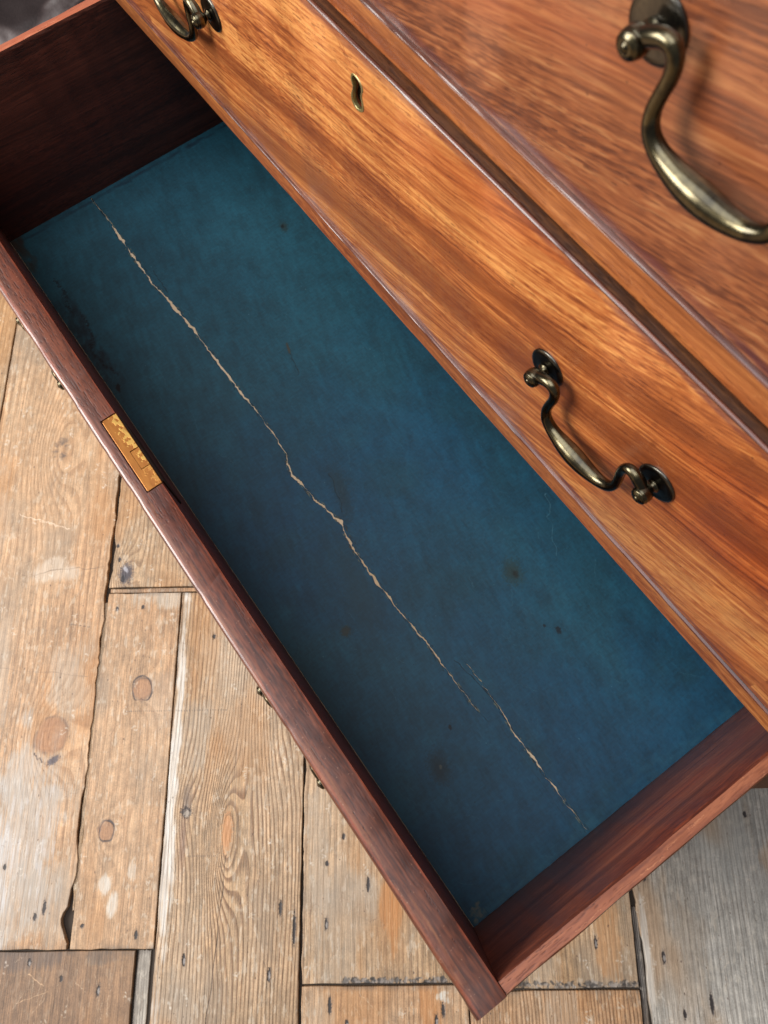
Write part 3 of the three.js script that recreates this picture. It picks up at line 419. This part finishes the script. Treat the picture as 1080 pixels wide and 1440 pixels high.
// the open drawer
const od = G(chest, 'drawer', 0, 0, 0); od.rotation.order = 'YXZ'; od.rotation.set(0.012, -0.0169, 0); od.userData.label = 'open bottom drawer with a cracked dark blue lining';
const ZF = 0.2753, TH = 0.0258, HD = 0.2233;
{
  const o = [[-0.252, ZF - TH], [-0.0015, ZF - TH], [-0.0004, ZF - TH + 0.0005], [0, ZF - TH + 0.0018], [-0.0001, ZF - 0.0065], ...[0, 1, 2, 3, 4, 5, 6, 7, 8].map((i) => { const a = i / 8 * Math.PI / 2; return [-0.0042 + 0.0038 * Math.cos(a) , ZF - 0.0038 + 0.0038 * Math.sin(a)]; }), [-0.012, ZF + 0.0004], [-0.24, ZF + 0.0004], [-0.252, ZF - 0.004]];
  let g = finish(prism(orient(o), 'x', -0.5, 0.5, 140, (p, k, q) => { const j = q[0] > -0.013 && q[1] > ZF - 0.008 ? [0.0005 * fbm(p * 12, 3, 2) - 0.0009 * sst(0.5, 0.75, noise(p * 70, 5)), 0.0008 * fbm(p * 7, 8, 3) - 0.0006 * sst(0.5, 0.75, noise(p * 70, 5))] : wear(21, 0.0005)(p, k); const nick = q[0] > -0.005 && q[1] < ZF - 0.02 ? 0.0016 * sst(0.45, 0.7, noise(p * 60, 3)) : 0; return [j[0] * (q[0] > -0.02 ? 1 : 0.2) - nick, j[1] * 0.7]; }), 'x', 0.5, -(ZF - TH), 0.5);
  const notch = new THREE.BoxGeometry(0.0822, 0.02, 0.03); notch.translate(0.0006, 0.0078, ZF - TH + 0.0003); 
  g = cut(g, notch);
  const [veneer, frame] = splitGeo(g, (t) => t.nz > 0.3);
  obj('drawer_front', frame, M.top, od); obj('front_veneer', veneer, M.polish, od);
  // brass top plate of the lock let into the front, with the bolt flush in it
  const P = [[-0.0395, 0], [0.0405, 0], [0.0408, 0.0135], [0.0395, 0.0141], [-0.0380, 0.0141], [-0.0395, 0.0128]].map((q) => new THREE.Vector2(q[0], -q[1] - (ZF - TH)));
  let pl = new THREE.ExtrudeGeometry(new THREE.Shape(P), { depth: 0.0014, bevelEnabled: true, bevelSize: 0.0004, bevelOffset: -0.0004, bevelThickness: 0.0004, bevelSegments: 2 }); pl.rotateX(-Math.PI / 2); pl.translate(0, -0.0019, 0);
  const slot = new THREE.BoxGeometry(0.0207, 0.004, 0.0086); slot.translate(0.0102, 0.0, ZF - TH + 0.0040);
  pl = boxUV(cut(pl, slot), 'x', 0.0395, -(ZF - TH));
  const bolt = boxUV(box(0.0004, 0.0200, -0.003, -0.0002, ZF - TH + 0.0003, ZF - TH + 0.0079, 0.0004), 'x', 0.02, -(ZF - TH) + 0.003);
  const merged = mergeGeometries([pl, bolt].map((q) => { const c = new THREE.BufferGeometry(); const s = q.index ? q.toNonIndexed() : q; for (const n of ['position', 'uv']) c.setAttribute(n, s.attributes[n]); c.computeVertexNormals(); return c; }));
  const lp = obj('lock_plate', merged, M.lock, od); lp.userData.label = 'worn golden brass lock plate let into the drawer front';
  obj('dark_lock_case', finish(box(-0.038, 0.038, -0.06, -0.0035, ZF - TH - 0.0016, ZF - TH + 0.004, 0.0004), 'x'), M.dark, od);
}
{
  const sideTop = (s) => { const xo = s * 0.5, xi = s * 0.4888, r = 0.0028; const o = [[xo, -0.245], [xo, -0.0032], [xo - s * 0.0012, -0.0016], [xi + s * 0.0040, -0.0013], [xi + s * 0.0015, -0.0022], [xi, -0.0050], [xi, -0.245]]; return orient(o); };
  for (const s of [-1, 1]) {
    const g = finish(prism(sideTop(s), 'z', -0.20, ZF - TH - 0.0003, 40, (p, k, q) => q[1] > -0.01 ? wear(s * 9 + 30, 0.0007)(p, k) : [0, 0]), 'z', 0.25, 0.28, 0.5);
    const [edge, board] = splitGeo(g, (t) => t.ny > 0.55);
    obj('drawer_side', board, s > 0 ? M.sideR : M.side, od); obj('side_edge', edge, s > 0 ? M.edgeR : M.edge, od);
  }
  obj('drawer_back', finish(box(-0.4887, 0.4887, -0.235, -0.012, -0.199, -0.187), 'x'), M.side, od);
}
// pale bottom boards under the blue lining
{
  const pine = std(surface(512, 128, 1.0, 0.45, (x, y) => { const f = 0.5 + 0.5 * fbm(x * 3, y * 160, 3), k = mix3(srgb(0xd8b88c), srgb(0xf2dcbc), f); return [...k, 0.5]; }), { roughness: 0.8 });
  obj('drawer_bottom', finish(box(-0.4886, 0.4886, -HD - 0.010, -HD - 0.0011, -0.187, ZF - TH, 0.0004), 'x', 0.5, 0.2), pine, od);
  const c1 = [[-0.486, 0.1305, 0.3], [-0.445, 0.129, 0.5], [-0.418, 0.1300, 1.3], [-0.384, 0.1310, 2.0], [-0.347, 0.1310, 2.2], [-0.317, 0.1315, 1.3], [-0.281, 0.128, 2.0], [-0.247, 0.1255, 1.9], [-0.211, 0.125, 1.5], [-0.183, 0.1252, 1.2], [-0.135, 0.1245, 1.3], [-0.098, 0.1235, 0.9], [-0.072, 0.1225, 0.7], [-0.022, 0.1245, 0.6], [-0.011, 0.131, 0.8], [0.005, 0.134, 1.4], [0.026, 0.1305, 1.2], [0.045, 0.130, 0.8], [0.056, 0.126, 1.2], [0.076, 0.1235, 0.9], [0.083, 0.1215, 1.8], [0.108, 0.126, 2.3], [0.124, 0.1287, 1.3], [0.158, 0.129, 1.7], [0.191, 0.1282, 0.7], [0.22, 0.127, 1.3], [0.249, 0.125, 0.8], [0.279, 0.125, 0.6], [0.31, 0.125, 0.35], [0.336, 0.1245, 0.15]];
  const c2 = [[0.290, 0.1045, 0.15], [0.331, 0.104, 0.35], [0.372, 0.108, 0.8], [0.398, 0.1082, 1.0], [0.427, 0.109, 1.0], [0.459, 0.109, 0.6], [0.486, 0.108, 0.4]];
  const slit = (c, seed) => {
    const a = [], b = [], L = c.length;
    for (let i = 0; i + 1 < L; i++) for (let k = 0; k < 12; k++) { const t = k / 12, x = mix(c[i][0], c[i + 1][0], t), sg = Math.sin(x * 900 + seed) * 43758.5453, h1 = (sg - Math.floor(sg)) - 0.5, sh2 = Math.sin(x * 1700 + seed * 3) * 24634.6345, h2 = (sh2 - Math.floor(sh2)) - 0.5, z = mix(c[i][1], c[i + 1][1], t) + 0.0010 * noise(x * 160, seed) + 0.0006 * noise(x * 520, seed + 4), w = Math.max(0.0002, mix(c[i][2], c[i + 1][2], t) * 0.00082 * (0.74 + 0.75 * noise(x * 110, seed + 9) + 0.35 * noise(x * 420, seed + 2))), e = Math.min(0.0006, w * 0.6); a.push([x, z - w + e * h1]); b.push([x + 0.0004, z + w + e * h2]); }
    a.push([c[L - 1][0], c[L - 1][1] - 0.0001]); return [...a, ...b.reverse()];
  };
  const edge = []; const xw = 0.4887, zb = -0.1865, zf = ZF - TH - 0.0002;
  for (let i = 0; i <= 60; i++) edge.push([mix(-xw, xw, i / 60), zb]);
  for (let i = 1; i < 60; i++) edge.push([xw - 0.0003 * Math.abs(noise(i * 0.7, 2)), mix(zb, zf, i / 60)]);
  for (let i = 0; i <= 120; i++) { const x = mix(xw, -xw, i / 120); edge.push([x, zf - 0.0002 - 0.0003 * Math.abs(fbm(x * 20, 4, 3))]); }
  for (let i = 1; i < 60; i++) edge.push([-xw + 0.0003 * Math.abs(noise(i * 0.7, 5)), mix(zf, zb, i / 60)]);
  const V = (p) => new THREE.Vector2(p[0], -p[1]);
  const sh = new THREE.Shape(edge.map(V)); sh.holes.push(new THREE.Path(slit(c1, 1).map(V)), new THREE.Path(slit(c2, 5).map(V)));
  const g = new THREE.ExtrudeGeometry(sh, { depth: 0.0009, bevelEnabled: false, curveSegments: 1 }); g.rotateX(-Math.PI / 2); g.translate(0, -HD - 0.0009, 0);
  const p = g.attributes.position, uv = g.attributes.uv; for (let i = 0; i < p.count; i++) uv.setXY(i, p.getX(i) + 0.5, p.getZ(i) + 0.2);
  const A = srgb(0x184b5a), B = srgb(0x0f4660), C = srgb(0x1e5464), D = srgb(0x13404e);
  const tex = surface(2048, 940, 1.0, 0.46, (x, y) => {
    const b1 = fbm(x * 4, y * 5, 4), b2 = fbm(x * 14 + 5, y * 16, 4), b3 = fbm(x * 60, y * 70, 3), gr = noise(x * 420, y * 420), dir = noise(x * 30 + y * 18, y * 190 - x * 60);
    let c = mix3(A, B, sst(-0.4, 0.4, 0.7 * b1 + (x - 0.55) * 1.1)); c = mix3(c, C, 0.45 * sst(0.05, 0.6, b2)); c = mix3(c, D, 0.55 * sst(0.1, 0.6, -b2 + 0.2 * b1));
    const cre = 1 - sst(0.0, 0.05, Math.abs(fbm(x * 9 + 30, y * 22 + x * 8, 3))), fibre = noise(x * 60, y * 900) + noise(x * 820, y * 90); c = mix3(c, C, 0.10 * cre); const v = 1 + 0.10 * b3 + 0.06 * gr + 0.06 * dir + 0.035 * fibre; return [c[0] * v, c[1] * v, c[2] * v, 0.5 + 0.3 * b3 + 0.1 * gr + 0.1 * b2];
  }, ({ blot, line }) => {
    const r = rng(61), at = (x, z) => [x + 0.5, z + 0.2], sp = (x, z, a, b, c, al, so = 0.9, dh = 0) => blot(...at(x, z), a, b, 0.3, srgb(c), al, dh, so);
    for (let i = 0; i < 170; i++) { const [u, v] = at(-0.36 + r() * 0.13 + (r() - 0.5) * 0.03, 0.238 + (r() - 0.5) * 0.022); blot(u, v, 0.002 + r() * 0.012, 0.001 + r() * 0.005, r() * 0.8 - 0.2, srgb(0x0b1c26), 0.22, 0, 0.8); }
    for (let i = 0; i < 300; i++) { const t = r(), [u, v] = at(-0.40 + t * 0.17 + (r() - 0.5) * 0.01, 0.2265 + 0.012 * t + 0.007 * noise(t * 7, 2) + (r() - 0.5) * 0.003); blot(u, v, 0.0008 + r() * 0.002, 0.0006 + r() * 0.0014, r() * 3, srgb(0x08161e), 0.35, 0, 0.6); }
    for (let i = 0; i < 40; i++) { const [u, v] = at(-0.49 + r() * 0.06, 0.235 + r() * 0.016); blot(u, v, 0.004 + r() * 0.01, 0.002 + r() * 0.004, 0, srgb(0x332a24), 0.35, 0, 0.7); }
    sp(-0.215, 0.240, 0.007, 0.003, 0x0a1218, 0.9, 0.3);
    sp(0.242, 0.004, 0.022, 0.016, 0x26322c, 0.75); sp(0.245, 0.003, 0.006, 0.004, 0x161c18, 0.8, 0.7); sp(0.319, 0.005, 0.0048, 0.0032, 0x0e1c24, 0.85, 0.4); sp(0.307, 0.014, 0.0025, 0.0018, 0x0e1c24, 0.8, 0.4);
    sp(0.188, 0.187, 0.008, 0.007, 0x39382f, 0.75, 0.6); sp(0.331, 0.157, 0.003, 0.002, 0x0e1a22, 0.9, 0.4); sp(0.356, 0.19, 0.024, 0.014, 0x17272d, 0.75); sp(0.356, 0.188, 0.003, 0.0018, 0x5a5a50, 0.7, 0.5); sp(-0.291, -0.049, 0.013, 0.008, 0x232e2c, 0.75); sp(-0.292, -0.047, 0.004, 0.003, 0x12181a, 0.8, 0.6);
    sp(-0.137, 0.046, 0.010, 0.0022, 0x453c30, 0.85, 0.5); line(...at(-0.13, 0.048), ...at(-0.10, 0.055), 0.0007, srgb(0x142428), 0.8, -0.2, 0.001); line(...at(0.03, 0.098), ...at(0.075, 0.112), 0.001, srgb(0x102830), 0.8, -0.3, 0.002); sp(0.055, 0.10, 0.05, 0.012, 0x1a3138, 0.6); sp(0.16, 0.15, 0.09, 0.03, 0x263a3e, 0.35);
    line(...at(0.19, -0.085), ...at(0.255, -0.045), 0.0006, srgb(0x5c8292), 0.45, 0.2, 0.003); line(...at(0.28, 0.112), ...at(0.332, 0.104), 0.0006, srgb(0x0e1c24), 0.8, -0.3, 0.001); line(...at(0.332, 0.104), ...at(0.372, 0.108), 0.0008, srgb(0x0e1c24), 0.8, -0.3, 0.001); line(...at(0.36, 0.115), ...at(0.48, 0.118), 0.0004, srgb(0x18303a), 0.4, -0.1, 0.001);
    for (const c of [c1, c2]) for (let i = 0; i + 1 < c.length; i++) for (let k = 0; k < 9; k++) {           // frayed, rubbed edges of the split, its hairline side shadows painted dark
      const t = r(), x = mix(c[i][0], c[i + 1][0], t), z = mix(c[i][1], c[i + 1][1], t), w = mix(c[i][2], c[i + 1][2], t) * 0.0009 + 0.0004, sgn = r() < 0.5 ? -1 : 1;
      blot(...at(x, z + sgn * (w + 0.0004)), 0.001 + r() * 0.003, 0.0004 + r() * 0.0006, (r() - 0.5) * 0.4, srgb(r() < 0.35 ? 0xa08258 : r() < 0.5 ? 0x4c3c2c : 0x0c2028), 0.6, r() < 0.5 ? 0.3 : -0.3, 0.6);
      if (r() < 0.12) line(...at(x, z), ...at(x + 0.006 + r() * 0.012, z + sgn * (0.002 + r() * 0.002)), 0.0004, srgb(0x0c2028), 0.8, -0.4, 0.0006);
    }
    line(...at(-0.487, 0.131), ...at(-0.445, 0.129), 0.0009, srgb(0x0a1218), 0.85, -0.3, 0.001); line(...at(-0.335, 0.122), ...at(-0.295, 0.123), 0.0007, srgb(0x0a161c), 0.8, -0.3, 0.001);
    for (let i = 0; i < 200; i++) { const [u, v] = at(-0.48 + r() * 0.96, -0.18 + r() * 0.42), L = 0.004 + r() * 0.02, a = 0.5 + (r() - 0.5) * 0.7; line(u, v, u + L * Math.cos(a), v - L * Math.sin(a) * (r() < 0.7 ? 1 : -1), 0.0003 + r() * 0.0003, srgb(r() < 0.55 ? 0x4a7280 : 0x14303a), 0.3, -0.06, 0.001); }
    for (let i = 0; i < 120; i++) { const [u, v] = at(-0.48 + r() * 0.96, -0.18 + r() * 0.42); blot(u, v, 0.0003 + r() * 0.0006, 0.0003 + r() * 0.0005, 0, srgb(r() < 0.6 ? 0x10242c : 0x7e98a0), 0.6, 0, 0.6); }
    for (let i = 0; i < 200; i++) { const z = -0.1 + r() * 0.34; blot(...at(0.484 + r() * 0.005 - r() * r() * 0.02, z), 0.0012 + r() * 0.004, 0.003 + r() * 0.012, 0, srgb(0x5c828c), 0.055, 0, 0.9); }   // rubbed pale along the right side
    for (let i = 0; i < 90; i++) { const z = -0.15 + r() * 0.38; blot(...at(-0.477 + r() * 0.004, z), 0.001 + r() * 0.002, 0.004 + r() * 0.012, 0, srgb(0x3f6c7c), 0.07, 0, 0.9); }
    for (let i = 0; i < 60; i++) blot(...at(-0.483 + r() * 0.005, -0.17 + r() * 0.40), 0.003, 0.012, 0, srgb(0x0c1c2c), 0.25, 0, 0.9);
    for (let i = 0; i < 30; i++) blot(...at(0.474 + r() * 0.012, 0.232 + r() * 0.014), 0.001 + r() * 0.003, 0.001 + r() * 0.003, 0, srgb(0x6a675c), 0.35, 0, 0.6);
  });
  const ln = obj('drawer_lining', g, std(tex, { roughness: 0.62, bumpScale: 0.0004 }), od); ln.userData.label = 'dark blue lining split by a long pale crack';
}
// handles of the open drawer, seen only as knobs past its front
for (const s of [-1, 1]) { const h = handle(chest, 0, 0, 0, 0.16); od.updateMatrixWorld(); od.updateMatrix(); h.position.copy(new THREE.Vector3(s * 0.2542, -0.148, ZF - 0.0022).applyMatrix4(od.matrix)); h.quaternion.copy(od.quaternion); }

// ---------------------------------------------------------------- dark cloth lying left of the chest
{
  const N = 90, w = 0.6, pos = [], uv = [], idx = [];
  const hgt = (x, y) => 0.03 + 0.05 * (1 - Math.abs(fbm(x * 4 + 2, y * 3, 2))) + 0.022 * Math.abs(Math.sin(x * 16 + 4 * fbm(x * 3, y * 3, 2) + y * 7)) + 0.008 * fbm(x * 16, y * 16, 2);
  for (let j = 0; j <= N; j++) for (let i = 0; i <= N; i++) { const x = (i / N - 0.5) * w, y = (j / N - 0.5) * w, e = Math.min(i, j, N - i, N - j) / N, k = sst(0, 0.12, e); pos.push(x + 0.02 * fbm(y * 9, 3, 2), hgt(x, y) * k + 0.004, y + 0.02 * fbm(x * 9, 8, 2)); uv.push(i / N * w, j / N * w); }
  for (let j = 0; j < N; j++) for (let i = 0; i < N; i++) { const a = j * (N + 1) + i, b = a + N + 1; idx.push(a, b, a + 1, a + 1, b, b + 1); }
  const top = pos.length / 3; for (let i = 0; i < top; i++) { pos.push(pos[i * 3], Math.max(0, pos[i * 3 + 1] - 0.0035), pos[i * 3 + 2]); uv.push(uv[i * 2], uv[i * 2 + 1]); }
  const T = idx.length; for (let i = 0; i < T; i += 3) idx.push(idx[i] + top, idx[i + 2] + top, idx[i + 1] + top);
  const rim = []; for (let i = 0; i < N; i++) rim.push(i); for (let j = 0; j < N; j++) rim.push(j * (N + 1) + N); for (let i = N; i > 0; i--) rim.push(N * (N + 1) + i); for (let j = N; j > 0; j--) rim.push(j * (N + 1));
  rim.forEach((a, i) => { const b = rim[(i + 1) % rim.length]; idx.push(a, b, a + top, b, b + top, a + top); });
  const g = new THREE.BufferGeometry(); g.setAttribute('position', new THREE.Float32BufferAttribute(pos, 3)); g.setAttribute('uv', new THREE.Float32BufferAttribute(uv, 2)); g.setIndex(idx); g.computeVertexNormals();
  const t = surface(512, 512, 0.6, 0.6, (x, y) => {
    const a = Math.hypot(x - 0.30 + 0.03 * fbm(x * 8, y * 8, 2), (y - 0.27) * 0.8), b = Math.sin(a * 44 + 3 * fbm(x * 6, y * 6, 2)), weave = noise(x * 900, y * 300);
    const band = sst(0.55, 0.85, b) * (0.5 + 0.5 * fbm(x * 40, y * 40, 3)); let c = mix3(srgb(0x1e100e), srgb(0x8c8886), clamp(band)); return [c[0] + 0.02 * weave, c[1] + 0.02 * weave, c[2] + 0.02 * weave, 0.5 + 0.3 * weave];
  });
  const m = obj('folded_cloth', g, std(t, { roughness: 0.7, bumpScale: 0.0006 })); m.position.set(-1.16, FY, 0.02); m.rotation.y = 0.5;
  m.userData = { label: 'dark brown cloth with curving grey bands lying in folds left of the chest', category: 'cloth' };
}

// plain names repeat under a number
{
  const seen = {}; scene.traverse((o) => { if (!o.name) return; const n = seen[o.name] = (seen[o.name] ?? -1) + 1; if (n) o.name = o.name + '_' + String(n).padStart(3, '0'); });
}
renderer.render(scene, camera);
